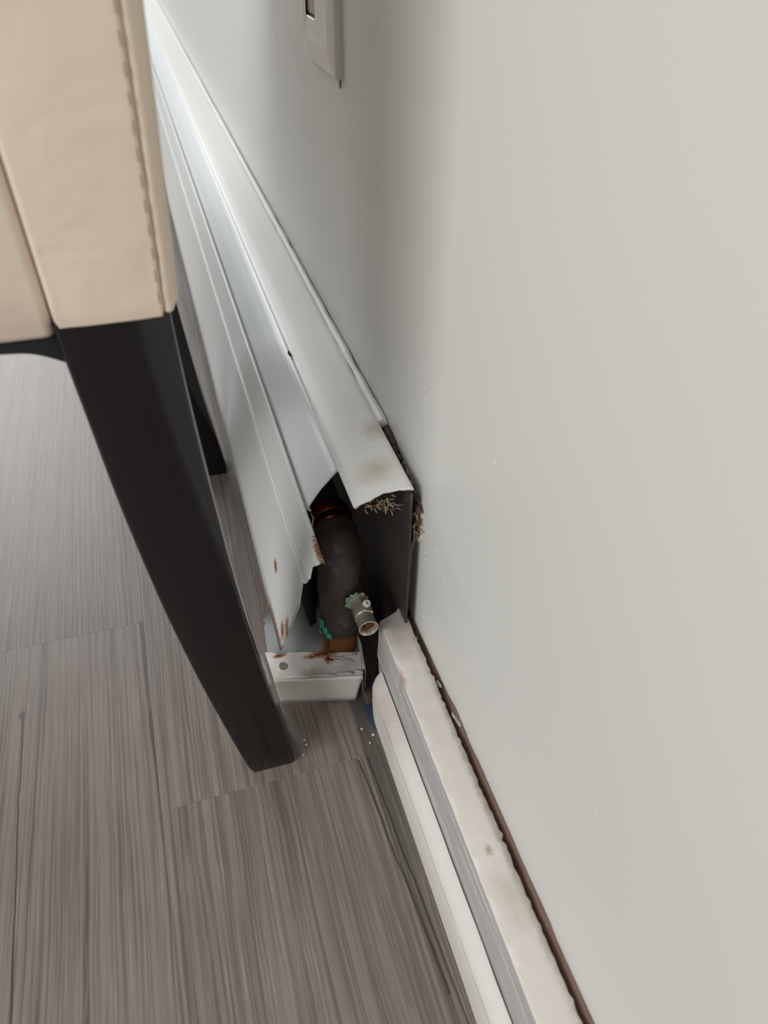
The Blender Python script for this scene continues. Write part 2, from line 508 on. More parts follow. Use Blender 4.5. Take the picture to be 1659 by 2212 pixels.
# pale flecks of paint and plaster stuck to the wall
bm = bmesh.new()
fl = [(0.2418, 0.2729, 0.0014), (0.345, 0.262, 0.0012), (0.333, 0.258, 0.0012), (0.331, 0.252, 0.0013), (0.372, 0.268, 0.0006),
      (0.35, 0.32, 0.0007), (0.30, 0.168, 0.0009), (0.285, 0.158, 0.0007), (0.318, 0.150, 0.0008), (0.316, 0.146, 0.0012),
      (0.27, 0.135, 0.0006), (0.322, 0.136, 0.0009), (0.29, 0.12, 0.0007), (0.20, 0.11, 0.0007), (0.12, 0.19, 0.0006), (0.31, 0.19, 0.0006)]
for i in range(26): fl.append((R.uniform(0.02, 0.33), R.uniform(0.09, 0.22), R.uniform(0.0002, 0.0005)))
for yy, zz, r in fl:
    ring = [bm.verts.new((-0.0002 - 0.0, yy + r * (0.8 + 0.4 * R.random()) * math.cos(t) * 0.6, zz + r * 1.3 * (0.7 + 0.5 * R.random()) * math.sin(t)))
            for t in (2 * math.pi * k / 7 for k in range(7))]
    top = bm.verts.new((-0.0007, yy, zz))
    for k in range(7): bm.faces.new((ring[k], ring[(k + 1) % 7], top))
o = part('paint_flecks', mesh('paint_flecks', bm), wall, ['fleck']); o['kind'] = 'stuff'

# ---------------------------------------------------------------- baseboard and shoe moulding
rows = []
ys = []
y = 0.3335
while y > -1.6:
    ys.append(y); y -= 0.003 if y > -0.02 else 0.06
for i, y in enumerate(ys):
    w = 0.0006 * n3(y * 90, 2) + 0.0005 * n3(y * 300, 6)
    back = -0.0052 + 0.0008 * n3(y * 37, 12) + 0.0009 * n3(y * 270, 13) + 0.0007 * n3(y * 610, 2)
    e = max(0, 1 - i / 3.0)
    zt = 0.0790 + 0.0004 * n3(y * 120, 21) - 0.0010 * e
    chip = 0.002 * max(0, 1 - abs(y - 0.284) / 0.006)
    rows.append([(-0.0273, y - 0.012 * e * 0, 0.0), (-0.0273, y, 0.046), (-0.0249 + w * 0.3, y, zt - 0.0016),
                 (-0.0240 + w + chip, y, zt - 0.0002 - chip * 0.5), (-0.0215, y, zt), (-0.0170, y, zt + 0.0002), (-0.0110, y, zt),
                 (back - 0.0012, y + 0.004 * e, zt - 0.0001), (back, y + 0.004 * e, zt - 0.0010), (back + 0.0005, y, zt - 0.006), (-0.0052, y, 0.0)])
# slanted, roughly sawn end
for r in rows[:1]:
    for j, p in enumerate(r):
        r[j] = (p[0], p[1] - 0.012 * (1 - p[2] / 0.079) + 0.0085 * max(0, (p[0] + 0.0273) / 0.0217) * (p[2] / 0.079) + 0.0008 * n3(j * 3.1, 7), p[2])
bm = bmesh.new(); vs, fs = grid(bm, rows)
k = len(rows[0])
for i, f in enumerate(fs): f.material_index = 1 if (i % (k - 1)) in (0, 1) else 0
cap(bm, vs[0], 0); cap(bm, vs[-1], 0)
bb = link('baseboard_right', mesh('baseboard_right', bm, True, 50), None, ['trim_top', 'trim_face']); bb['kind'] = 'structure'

prof = [(-0.0358, 0.0012), (-0.0366, 0.012), (-0.0368, 0.026), (-0.0366, 0.0335), (-0.0360, 0.0368), (-0.0347, 0.0400), (-0.0328, 0.0428), (-0.0303, 0.0450),
        (-0.0281, 0.0460), (-0.0276, 0.0450), (-0.0276, 0.0012)]
rows = []
ends = [(0.0, 0.3155), (0.0035, 0.3148)]
ys = [0.0] + [0.0015, 0.003, 0.005, 0.008] + [0.012 + 0.004 * i for i in range(90)] + [0.45 + 0.08 * i for i in range(19)]
for s in ys:
    r = []
    for (x, z) in prof:
        t = max(0, 1 - s / 0.012)
        rr = 1 - (1 - math.sqrt(max(0, 1 - t * t))) * 0.25           # nose rounded back to the board
        xx = -0.0276 + (x + 0.0276) * rr
        y = 0.3165 - s
        r.append((xx + 0.00025 * n3(y * 40, z * 90), y, z if z < 0.04 else z + 0.0003 * n3(y * 30, 8)))
    rows.append(r)
bm = bmesh.new(); vs, fs = grid(bm, rows, True); cap(bm, vs[0]); cap(bm, vs[-1])
sh = link('trim_1', mesh('trim_1', bm, True, 50), None, ['shoe']); sh['kind'] = 'structure'
rows = []
for i in range(60):                               # hairline split along the shoulder of the moulding
    y = 0.285 - i * 0.006
    x = -0.0362 + 0.0006 * n3(y * 30, 5); wd = 0.00016 * (1 + 0.6 * n3(y * 60, 1))
    rows.append([(x - 0.0003, y, 0.0358 - wd + 0.0006 * n3(y * 22, 3)), (x - 0.0003, y, 0.0358 + wd + 0.0006 * n3(y * 22, 3))])
rows2 = []
for i in range(75):                               # open joint between moulding and board
    y = 0.316 - i * 0.006
    wd = 0.00028 * (1 + 0.9 * n3(y * 45, 2))
    rows2.append([(-0.0275, y, 0.0463), (-0.0275 - wd * 1.6, y, 0.0462 + 0.0002)])
bm = bmesh.new(); grid(bm, rows); grid(bm, rows2)
o = part('open_joint', mesh('open_joint', bm), sh, ['grime'])

# ---------------------------------------------------------------- baseboard heater
FAR = 3.6
heater = empty('baseboard_heater', 'white metal baseboard heater along the wall with its end cap missing', 'heater', (-0.05, 1.9, 0))


def sheet(name, prof, yend, mats, th, rag=0.0, label=None, stations=None, smooth_angle=35, seed=0, wave=0.0):
    """bent sheet metal: profile in x-z run along the wall, cut end given per profile point"""
    st = stations or ([0, 0.002, 0.005, 0.01, 0.02, 0.035, 0.055, 0.08, 0.12] + [0.17 + 0.08 * i for i in range(18)] + [1.8, 2.4, FAR - 0.33])
    rows = []
    for s in st:
        r = []
        for j, (x, z) in enumerate(prof):
            e = yend[j] + rag * n3(j * 1.7, seed) if s == 0 else yend[j]
            y = e + s * (FAR - e) / st[-1]
            k = wave * n3(y * 3.0, seed + 3)
            r.append((x + k, y, z + k * 0.5))
        rows.append(r)
    bm = bmesh.new(); grid(bm, rows)
    me = mesh(name, bm, True, smooth_angle)
    o = part(name, me, heater, mats, label)
    solid(o, th, 0)
    return o


def dense(prof, yend, n=4):
    P, Y = [], []
    for i in range(len(prof) - 1):
        for k in range(n):
            t = k / n
            P.append((prof[i][0] + (prof[i + 1][0] - prof[i][0]) * t, prof[i][1] + (prof[i + 1][1] - prof[i][1]) * t))
            Y.append(yend[i] + (yend[i + 1] - yend[i]) * t)
    P.append(prof[-1]); Y.append(yend[-1])
    return P, Y


p, ye = dense([(-0.0078, 0.0), (-0.0078, 0.07), (-0.0078, 0.12), (-0.0078, 0.1925)], [0.36, 0.327, 0.326, 0.325])
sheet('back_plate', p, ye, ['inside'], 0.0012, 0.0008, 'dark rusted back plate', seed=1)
p, ye = dense([(-0.0375, 0.1836), (-0.0398, 0.1842), (-0.0418, 0.1868), (-0.0405, 0.1880), (-0.0330, 0.1905), (-0.0240, 0.1928), (-0.0150, 0.1948), (-0.0085, 0.1962), (-0.0070, 0.1958)],
              [0.334, 0.3315, 0.3295, 0.3290, 0.3290, 0.3305, 0.3285, 0.3255, 0.3250], 3)
sheet('top_cover', p, ye, ['cover'], 0.0009, 0.0006, seed=2, wave=0.0004)
p, ye = dense([(-0.0600, 0.1540), (-0.0625, 0.1572), (-0.0530, 0.1700), (-0.0420, 0.1808), (-0.0385, 0.1825)], [0.372, 0.3715, 0.3725, 0.3735, 0.374], 3)
sheet('damper', p, ye, ['damper'], 0.0008, 0.0003, seed=3, wave=0.0003)
p, ye = dense([(-0.0913, 0.0375), (-0.0850, 0.0754), (-0.0790, 0.1115), (-0.0757, 0.1335), (-0.0752, 0.1346), (-0.0735, 0.1346), (-0.0722, 0.1398), (-0.0734, 0.1425), (-0.0722, 0.1452), (-0.0700, 0.1515),
               (-0.0675, 0.1572), (-0.0656, 0.1600), (-0.0643, 0.1601), (-0.0638, 0.1586), (-0.0645, 0.1565)],
              [0.362, 0.346, 0.332, 0.3300, 0.3290, 0.3285, 0.3265, 0.3225, 0.3215, 0.3240, 0.3190, 0.3175, 0.3175, 0.3185, 0.3205], 3)
sheet('front_panel', p, ye, ['panel'], 0.0008, 0.0011, seed=4, wave=0.0004, smooth_angle=95)

# end bracket: a shallow tray with a folded lip, a punched hole, and a front flange
brk = empty('end_bracket', '', '', (0, 0, 0)); del brk['label']; del brk['category']
bpy.data.objects.remove(brk)
tray = [(-0.1005, 0.366), (-0.0982, 0.3985), (-0.0960, 0.4020), (-0.0975, 0.4060), (-0.0945, 0.4085), (-0.0955, 0.4140), (-0.0915, 0.4200), (-0.0905, 0.430), (-0.036, 0.43), (-0.0352, 0.352), (-0.0345, 0.349)]
bm = fill_poly(tray, (), lambda u, v: (u, v, 0.026))
bra = part('end_bracket', mesh('end_bracket', bm, False), heater, ['bracket'], 'grey metal bracket tray under the pipe')
solid(bra, 0.0009, -1)
hole = [(-0.0912 + 0.0033 * math.cos(t), 0.3525 + 0.0040 * math.sin(t)) for t in (2 * math.pi * k / 20 for k in range(20))]
lipo = []
for i in range(25):                               # back edge of the lip, flaked
    u = -0.1020 + i * (0.0670 / 24); v = 0.3685 - i * (0.0195 / 24)
    if -0.096 < u < -0.086: v -= 0.0028 * math.sin((u + 0.096) / 0.010 * math.pi)
    if u > -0.078: v += 0.0010 * n3(u * 900, 2)
    lipo.append((u, v))
for i in range(21):
    u = -0.0388 - i * (0.0614 / 20); v = 0.3290 + i * (0.0142 / 20)
    lipo.append((u, v + 0.0006 * n3(u * 700, 5)))
bm = fill_poly(lipo, [hole], lambda u, v: (u, v, 0.0315 - (0.0012 if v < 0.345 else 0)))
lip = part('bracket_lip', mesh('bracket_lip', bm, False), bra, ['flange'], 'white overpainted lip with a punched hole')
lip.location = (0, 0, 0); lip.location = -heater.location - bra.location
solid(lip, 0.0008, -1)
rows = []
for i in range(25):
    t = i / 24
    a = Vector((-0.1002 + 0.0614 * t, 0.3432 - 0.0142 * t, 0.0306)); b = Vector((-0.0972 + 0.0535 * t, 0.3447 - 0.0131 * t, 0.0008))
    o1 = Vector((0, -0.0012, -0.0009)) * (1 + 0.5 * n3(t * 14, 3))
    rows.append([a, a + o1, a.lerp(b, 0.15) + Vector((0, -0.0006, 0)), a.lerp(b, 0.5), b.lerp(a, 0.18), b])
bm = bmesh.new(); grid(bm, rows)
fla = part('bracket_flange', mesh('bracket_flange', bm), bra, ['flange'])
fla.location = -heater.location - bra.location
solid(fla, 0.0009, -1)
# flaps of paint curling off the lip
bm = bmesh.new()
for (cx, cy, w, l, ang, lift) in ((-0.0515, 0.3462, 0.012, 0.006, -0.5, 0.0030), (-0.0435, 0.3480, 0.011, 0.006, -0.2, 0.0022), (-0.0455, 0.3430, 0.007, 0.004, -0.9, 0.0018),
                                  (-0.0660, 0.3352, 0.020, 0.0030, -0.25, 0.0010), (-0.0500, 0.3322, 0.014, 0.0034, -0.25, 0.0014), (-0.0420, 0.3312, 0.008, 0.0044, -0.2, 0.0012), (-0.0830, 0.3392, 0.020, 0.0020, -0.22, 0.0006)):
    c0 = bm.verts.new((cx, cy, 0.0322)); prev = None; rings = []
    for ring, q in ((0, 0.5), (1, 1.0)):
        vv = []
        for k in range(22):
            t = 2 * math.pi * k / 22
            jag = 1 + (0.55 * n3(k * 0.9, cx * 700) + 0.35 * n3(k * 2.3, cy * 700)) * ring
            u, v = w / 2 * q * jag * math.cos(t), l / 2 * q * jag * math.sin(t)
            vv.append(bm.verts.new((cx + u * math.cos(ang) - v * math.sin(ang), cy + u * math.sin(ang) + v * math.cos(ang), 0.0322 + lift * ring * max(0, -math.sin(t + 0.6 * n3(cx * 300))))))
        rings.append(vv)
    for k in range(22):
        k2 = (k + 1) % 22
        bm.faces.new((c0, rings[0][k], rings[0][k2])); bm.faces.new((rings[0][k], rings[1][k], rings[1][k2], rings[0][k2]))
pf = part('paint_flakes', mesh('paint_flakes', bm), bra, ['flake']); pf.location = -heater.location - bra.location
solid(pf, 0.0003, 1)
# folded right-hand edge of the tray
rows = []
for i in range(14):
    y = 0.332 + i * 0.0072; x = -0.0378 + 0.0032 * min(1, (y - 0.332) / 0.02)
    h = 0.0325 + (0.003 if y > 0.35 else 0.0012) + 0.0006 * n3(y * 200, 3)
    rows.append([(x, y, 0.004), (x + 0.0002, y, 0.02), (x + 0.0002, y, h), (x + 0.0014, y - 0.0005, h + 0.0004), (x + 0.0022, y, h - 0.002), (x + 0.0018, y, 0.012)])
bm = bmesh.new(); grid(bm, rows)
rs = part('bracket_side', mesh('bracket_side', bm), bra, ['bracket']); rs.location = -heater.location - bra.location
solid(rs, 0.0006, 0)
# caulk bead where the cover meets the wall
pts, rad = [], []
y = 0.3985
while y < FAR:
    pts.append((-0.0040 + 0.0005 * n3(y * 40, 1), y, 0.1946 + 0.0005 * n3(y * 25, 2))); rad.append(0.0034 * (1 + 0.28 * n3(y * 33, 7)))
    y += 0.006 if y < 0.8 else 0.05
bm = bmesh.new(); tube(bm, pts, rad, 8)
part('caulk_bead', mesh('caulk_bead', bm), heater, ['caulk'])

# ---------------------------------------------------------------- copper pipe with elbow and bleed valve
PX = -0.0412
pipe = empty('heating_pipe', 'tarnished copper elbow pipe inside the open heater end', 'pipe', (PX, 0.363, 0.0))
RP, RE = 0.0128, 0.0155
pts, rad = [], []
for i in range(22): pts.append((PX - 0.0005, 2.0 - (2.0 - 0.392) * (i / 21) ** 0.4, 0.1165)); rad.append(RP)
bm = bmesh.new(); tube(bm, pts, rad, 28)
part('straight_pipe', mesh('straight_pipe', bm), pipe, ['pipe'])
bm = bmesh.new()
prof = [(0.437, 0.0), (0.437, RP + 0.0012), (0.4365, RP + 0.0030), (0.432, RP + 0.0036), (0.4275, RP + 0.0030), (0.426, RP + 0.0014), (0.4235, RP + 0.0012), (0.421, RP + 0.0024), (0.418, RP + 0.0026), (0.416, RP + 0.001), (0.416, 0)]
rows = [[(PX + r * math.cos(t), y, 0.1160 + r * math.sin(t)) for t in (2 * math.pi * k / 36 for k in range(36))] for y, r in [(q[0] - 0.027, q[1]) for q in prof[1:-1]]]
grid(bm, rows, True)
part('coupling', mesh('coupling', bm), pipe, ['copper'], 'bright copper coupling ring')
pts, rad = [], []
zc, rb = 0.1155, 0.024
for i in range(10):
    y = 0.396 - (0.396 - 0.365 - rb * 0.8) * i / 9; pts.append((PX, y, zc - 0.001 * i / 9))
    rad.append(RE * (0.94 if i < 4 else 1.03 if i < 7 else 1.0))
for i in range(1, 12):
    a = math.pi / 2 * i / 11
    pts.append((PX - 0.005 * (i / 11) ** 1.5, 0.365 + rb * 0.8 - rb * 0.8 * math.sin(a), zc - 0.001 - rb + rb * math.cos(a))); rad.append(RE * (1.0 - 0.07 * i / 11 + 0.04 * math.sin(a * 2)))
for z, k in ((0.080, 0.90), (0.071, 0.90), (0.067, 1.04), (0.056, 1.08), (0.050, 1.04), (0.0470, 0.9)):
    pts.append((PX - 0.0048, 0.365, z)); rad.append(RE * k)
bm = bmesh.new(); tube(bm, pts, rad, 32)
for v in bm.verts:
    v.co += Vector((n3(*(v.co * 90)), n3(*(v.co * 90 + Vector((5, 0, 0)))), n3(*(v.co * 90 + Vector((0, 9, 0)))))) * 0.0006
part('elbow', mesh('elbow', bm, True, 60), pipe, ['pipe'])
bm = bmesh.new(); tube(bm, [(PX - 0.003, 0.364, 0.050), (PX - 0.003, 0.364, 0.0262)], 0.0105, 20)
part('riser', mesh('riser', bm), pipe, ['rust'], 'rusty amber riser below the elbow')
# dark hanger strap at the left of the elbow
rows = []
for i in range(14):
    t = i / 13
    z = 0.124 - 0.084 * t
    x = -0.0640 - 0.0065 * math.sin(t * 2.9) + 0.0006 * n3(t * 9, 1)
    rows.append([(x, 0.376 + 0.0015 * n3(t * 7, 2), z), (x + 0.010, 0.384, z), (x + 0.022, 0.388, z + 0.002)])
bm = bmesh.new(); grid(bm, rows)
st = part('hanger_strap', mesh('hanger_strap', bm), pipe, ['blackened']); solid(st, 0.0012, 0)
# teal corrosion on the elbow hub
bm = bmesh.new()
for (a0, z, w, h) in ((3.66, 0.064, 0.0052, 0.007), (3.85, 0.058, 0.0040, 0.006), (4.02, 0.0535, 0.0045, 0.005), (3.55, 0.0535, 0.003, 0.004)):
    c = Vector((PX - 0.0048, 0.365, z))
    rr = []
    for i in range(5):
        r = []
        for j in range(5):
            a = a0 + (i / 4 - 0.5) * w / 0.018 * (1 - 0.4 * abs(j / 4 - 0.5)); q = RE * 1.085 + 0.0006 + 0.0003 * n3(i, j, a0)
            r.append(c + Vector((math.cos(a) * q, math.sin(a) * q, (j / 4 - 0.5) * h + 0.001 * n3(i * 3.3, j * 2.1, z * 900))))
        rr.append(r)
    grid(bm, rr)
tl = part('corrosion', mesh('corrosion', bm), pipe, ['teal'], 'teal copper corrosion'); solid(tl, 0.0005, 1)
# bleed valve
VX, VZ = -0.0358, 0.0875
bm = bmesh.new()
rows = []
for y, r, sq in ((0.350, 0.0058, 0), (0.3445, 0.0060, 1), (0.3335, 0.0060, 1), (0.3330, 0.0052, 0), (0.3315, 0.0050, 0), (0.3305, 0.0056, 0), (0.3240, 0.0059, 0), (0.3233, 0.0062, 0), (0.3225, 0.0062, 0),
                 (0.3222, 0.0057, 0), (0.3240, 0.0050, 0), (0.3265, 0.0046, 0)):
    row = []
    for k in range(36):
        t = 2 * math.pi * k / 36
        q = r
        if sq:                                    # hexagonal body
            q = r * 0.93 / math.cos(((t + math.pi / 6) % (math.pi / 3)) - math.pi / 6)
        row.append((VX + 1.1 * q * math.cos(t), y - 0.0006, VZ + 1.1 * q * math.sin(t)))
    rows.append(row)
grid(bm, rows, True)
val = part('bleed_valve', mesh('bleed_valve', bm, True, 30), pipe, ['nickel'], 'shiny nickel bleed valve')
bm = bmesh.new()
tube(bm, [(VX, 0.3275, VZ), (VX, 0.3262, VZ)], 0.0050, 24)
for (dx, dz, r) in ((0.0012, 0.001, 0.0017), (-0.002, -0.0012, 0.0013), (0.0018, -0.0020, 0.0010), (-0.0015, 0.002, 0.001)):
    tube(bm, [(VX + dx, 0.3266, VZ + dz), (VX + dx * 0.9, 0.3240, VZ + dz * 0.9)], [r, r * 0.6], 10)
co = part('valve_core', mesh('valve_core', bm), val, ['bronze'], 'bronze core inside the valve mouth')
co.location = -pipe.location - val.location
bm = bmesh.new()                                  # vent nipple on the upper flank
ax = Vector((0.42, -0.35, 0.84)).normalized(); b0 = Vector((VX + 0.0026, 0.3395, VZ + 0.0042))
a, b = frame_of(ax)
rows = []
for h, r in ((0, 0.0027), (0.0028, 0.0027), (0.0033, 0.0023), (0.0033, 0.0013), (0.0008, 0.0012)):
    rows.append([b0 + ax * h + (a * math.cos(t) + b * math.sin(t)) * r for t in (2 * math.pi * k / 16 for k in range(16))])
vs, _ = grid(bm, rows, True); cap(bm, vs[-1])
ni = part('vent_nipple', mesh('vent_nipple', bm, True, 40), val, ['plate']); ni.location = -pipe.location - val.location
bm = bmesh.new()
bmesh.ops.create_icosphere(bm, subdivisions=4, radius=1)
for v in bm.verts:
    q = 1 + 0.3 * n3(*(v.co * 2.7)) + 0.35 * n3(*(v.co * 6)) + 0.2 * n3(*(v.co * 13))
    v.co = Vector((VX - 0.0012 + v.co.x * 0.0072 * q, 0.3470 + v.co.y * 0.0024 * q, VZ + 0.0008 + v.co.z * 0.0066 * q))
cr = part('valve_corrosion', mesh('valve_corrosion', bm, True, 60), val, ['verdigris'], 'pale green crust round the valve joint')
cr.location = -pipe.location - val.location

# ---------------------------------------------------------------- dining chair
CH = (-0.36, 0.48, 0.0)
chair = empty('dining_chair', 'taupe upholstered dining chair with black curved legs beside the heater', 'chair', CH)
Y0, Y1 = 0.2925, 0.672
zl = [(0.3360, -0.1685, -0.1243), (0.318, -0.1678, -0.1240), (0.2949, -0.1660, -0.1236), (0.2491, -0.1632, -0.1212), (0.2062, -0.1592, -0.1185), (0.1656, -0.1548, -0.1155),
      (0.1049, -0.1461, -0.1095), (0.0661, -0.1393, -0.1050), (0.0391, -0.1347, -0.1016), (0.0138, -0.1297, -0.0980), (0.0, -0.1270, -0.0961)]


def saber(y0, sgn):
    bm = bmesh.new(); rows = []
    zs = [0.3362 - 0.3362 * i / 44 for i in range(45)]
    tabL = [(-z, l) for z, l, r in zl]; tabR = [(-z, r) for z, l, r in zl]
    for z in zs:
        l = lerp_table(tabL, -z) if z < 0.336 else -0.1687; r = lerp_table(tabR, -z) if z < 0.336 else -0.1243
        t = (0.336 - z) / 0.336
        d = 0.040 - 0.010 * t
        bv = 0.0016
        if z < 0.004: sh = 0.0012 * (1 - z / 0.004)
        else: sh = 0
        l += sh; r -= sh
        ya, yb = (y0 + sh, y0 + d) if sgn > 0 else (y0 - d, y0 - sh)
        rows.append([(l, ya + bv, z), (l + bv * 0.3, ya + bv * 0.3, z), (l + bv, ya, z), (r - bv, ya, z), (r - bv * 0.3, ya + bv * 0.3, z), (r, ya + bv, z),
                     (r, yb - bv, z), (r - bv * 0.3, yb - bv * 0.3, z), (r - bv, yb, z), (l + bv, yb, z), (l + bv * 0.3, yb - bv * 0.3, z), (l, yb - bv, z)])
    # smooth the side curves
    for _ in range(6):
        for j in range(12):
            xs = [r[j][0] for r in rows]
            for i in range(1, len(rows) - 2): rows[i][j] = ((xs[i - 1] + 2 * xs[i] + xs[i + 1]) / 4, *rows[i][j][1:])
    vs, _ = grid(bm, rows, True); cap(bm, vs[0]); cap(bm, vs[-1])
    return mesh('leg', bm, True, 50)


part('leg', saber(Y0, 1), chair, ['leg'])
part('leg', saber(0.6355, 1), chair, ['leg'])
for (ya) in (0.2985, 0.628):
    bm = bmesh.new(); rows = []
    for z, w in ((0.352, 0.040), (0.336, 0.040), (0.20, 0.035), (0.05, 0.030), (0.002, 0.029), (0.0, 0.027)):
        x = -0.585; bvv = 0.002
        a, b = x, x + w; c, d = ya + 0.020 - w / 2, ya + 0.020 + w / 2
        rows.append([(a, c + bvv, z), (a + bvv, c, z), (b - bvv, c, z), (b, c + bvv, z), (b, d - bvv, z), (b - bvv, d, z), (a + bvv, d, z), (a, d - bvv, z)])
    vs, _ = grid(bm, rows, True); cap(bm, vs[0]); cap(bm, vs[-1])
    part('leg', mesh('leg', bm, True, 30), chair, ['leg'])


def xr(z): return -0.1222 + 0.0068 * (z - 0.336) / 0.1 - 0.0 * z       # outer (wall side) surface of the back


BT = (0, 0.025, 0.06, 0.12, 0.25, 0.40, 0.55, 0.70, 0.82, 0.90, 0.95, 0.98, 1.0)
BR = len(BT) + 1


def back_ring(z, grow=0.0):
    """closed cross-section of the upholstered back: seat side -> near side -> seam -> wall side"""
    xo = -0.1196 + 0.052 * (z - 0.339) + grow
    xs = -0.1253 + 0.040 * (z - 0.337) + 0.0006 * n3(z * 45, 3) + grow
    xl = -0.1692 - 0.020 * max(0, z - 0.335)
    n = lambda k: 0.0006 * n3(z * 20, k) - 0.0006
    r = [(xl + 0.001, Y0 + 0.004)]
    for t in BT:
        r.append((xl + 0.0030 + (xs - xl - 0.0050) * t, Y0 - 0.0006 + n(t * 6) * 0.6 - 0.0006 * math.sin(t * math.pi)))
    r += [(xs - 0.0007, Y0 + 0.0020), (xs, Y0 + 0.0032), (xs + 0.0007, Y0 + 0.0024)]
    r += [(xs + 0.0025, Y0 + 0.0034), (xo - 0.0016, Y0 + 0.0105 + n(9)), (xo, Y0 + 0.0145)]
    r += [(xo + 0.001, Y0 + 0.06), (xo + 0.0015, (Y0 + Y1) / 2), (xo + 0.001, Y1 - 0.06), (xo, Y1 - 0.0145), (xo - 0.006, Y1 - 0.001), (xs - 0.004, Y1), (xl + 0.004, Y1), (xl, Y1 - 0.004)]
    return [Vector((x, y, z)) for x, y in r]


rows = []
zs = [0.3352, 0.3368, 0.339] + [0.342 + 0.004 * i for i in range(40)] + [0.51 + 0.03 * i for i in range(15)] + [0.945, 0.955, 0.96]
for z in zs:
    gr = back_ring(z)
    c = sum(gr, Vector()) / len(gr)
    k = 1.0
    if z < 0.3385: k = 1 - 0.006 * (0.3385 - z) / 0.0033
    if z > 0.94: k = 1 - 0.05 * ((z - 0.94) / 0.02) ** 2
    # hem rises from the seat side towards the wall, following the photo's sloping lower edge
    rows.append([c + (p - c) * k for p in gr])
bm = bmesh.new(); vs, _ = grid(bm, rows, True); cap(bm, vs[0]); cap(bm, vs[-1])
back = part('backrest', mesh('backrest', bm, True, 70), chair, ['fabric'])
bm = bmesh.new(); pts = []
for i in range(240):
    z = 0.3365 + 0.62 * i / 239
    xs = back_ring(z)[BR + 1]
    pts.append((xs.x + 0.0006 + 0.0004 * n3(z * 130, 8), xs.y - 0.0020 + 0.0003 * n3(z * 90, 2), z))
tube(bm, pts, 0.0015, 8)
pc = part('seam_piping', mesh('seam_piping', bm), back, ['piping']); pc.location = -chair.location - back.location
bm = bmesh.new()
for i in range(70):
    z = 0.341 + 0.0086 * i
    xs = back_ring(z)[BR - 1]
    tube(bm, [(xs.x - 0.0003, xs.y + 0.0001, z), (xs.x - 0.0003 + 0.0002 * n3(i * 2.0), xs.y - 0.0002, z + 0.0022), (xs.x - 0.0003, xs.y + 0.0001, z + 0.0044)], 0.00036, 6)
sc_ = part('stitching', mesh('stitching', bm), back, ['stitch']); sc_['kind'] = 'stuff'; sc_.location = -chair.location - back.location
# seat cushion with its side panel
rows = []
def seat_ring(z, inset):
    x0, x1, y0, y1 = -0.61 + inset, -0.1688 - inset * 0.4 - 0.0195 * max(0, z - 0.33) , 0.2945 + inset, 0.6695 - inset
    r = 0.004; P = []
    for cx, cy, a0 in ((x0 + r, y0 + r, math.pi), (x1 - r, y0 + r, 1.5 * math.pi), (x1 - r, y1 - r, 0), (x0 + r, y1 - r, 0.5 * math.pi)):
        for k in range(5):
            a = a0 + k * math.pi / 8
            P.append(Vector((cx + r * math.cos(a), cy + r * math.sin(a) + 0.0006 * n3(z * 40, cx * 30), z)))
    return P
for z, ins in ((0.3295, 0.004), (0.3305, 0.0012), (0.3325, 0.0), (0.35, -0.0008), (0.38, -0.0010), (0.41, -0.0008), (0.435, 0.0005), (0.447, 0.005), (0.453, 0.016), (0.455, 0.04)):
    rows.append(seat_ring(z, ins))
bm = bmesh.new(); vs, _ = grid(bm, rows, True); cap(bm, vs[0]); cap(bm, vs[-1])
part('seat', mesh('seat', bm, True, 60), chair, ['fabric'])
# black frame rail under the seat, with the curved corner block at the rear leg
bm = bmesh.new()
o2 = [(-0.60, 0.345), (-0.60, 0.3262)]
for i in range(22):
    x = -0.59 + 0.39 * i / 21; o2.append((x, 0.3264 + 0.0008 * n3(x * 60, 2)))
for i in range(12):
    t = i / 11; o2.append((-0.196 + 0.033 * t, 0.3255 - 0.010 * t ** 2.0 - 0.0004 * math.sin(t * 9)))
o2 += [(-0.160, 0.345)]
bm = fill_poly(o2, (), lambda u, v: (u, 0.2975, v))
ext = bmesh.ops.extrude_face_region(bm, geom=bm.faces[:])
for v in ext['geom']:
    if isinstance(v, bmesh.types.BMVert): v.co.y += 0.370
part('seat_frame', mesh('seat_frame', bm, False), chair, ['black_cloth'], 'black underside of the seat')

# ---------------------------------------------------------------- outlet on the wall
out_ = empty('wall_outlet', 'white plastic outlet plate on the grey wall above the heater', 'outlet', (0, 0.546, 0.374))
ya, yb, za, zb = 0.5015, 0.590, 0.3742, 0.500
def rect(i, x, r=0.002):
    a, b, c, d = ya + i, yb - i, za + i, zb - i
    P = []
    for cy, cz, a0 in ((a + r, c + r, math.pi), (b - r, c + r, 1.5 * math.pi), (b - r, d - r, 0), (a + r, d - r, 0.5 * math.pi)):
        for k in range(5):
            t = a0 + k * math.pi / 8; P.append((x, cy + r * math.cos(t), cz + r * math.sin(t)))
    return P
def opening(x, g):
    a, b, c, d = 0.5445 + g, 0.5790 - g, 0.3990 + g, 0.480 - g
    P = []
    r = 0.003
    for cy, cz, a0 in ((a + r, c + r, math.pi), (b - r, c + r, 1.5 * math.pi), (b - r, d - r, 0), (a + r, d - r, 0.5 * math.pi)):
        for k in range(5):
            t = a0 + k * math.pi / 8; P.append((x, cy + r * math.cos(t), cz + r * math.sin(t)))
    return P
bm = bmesh.new()
grid(bm, [rect(0, 0.0), rect(0, -0.0030), rect(0.0006, -0.0040), rect(0.0045, -0.0046), rect(0.0120, -0.0062), rect(0.0135, -0.0058), rect(0.020, -0.0058), opening(-0.0056, 0), opening(-0.0052, 0.0005), opening(-0.001, 0.0006)], True)
part('cover_plate', mesh('cover_plate', bm, True, 25), out_, ['plate'])
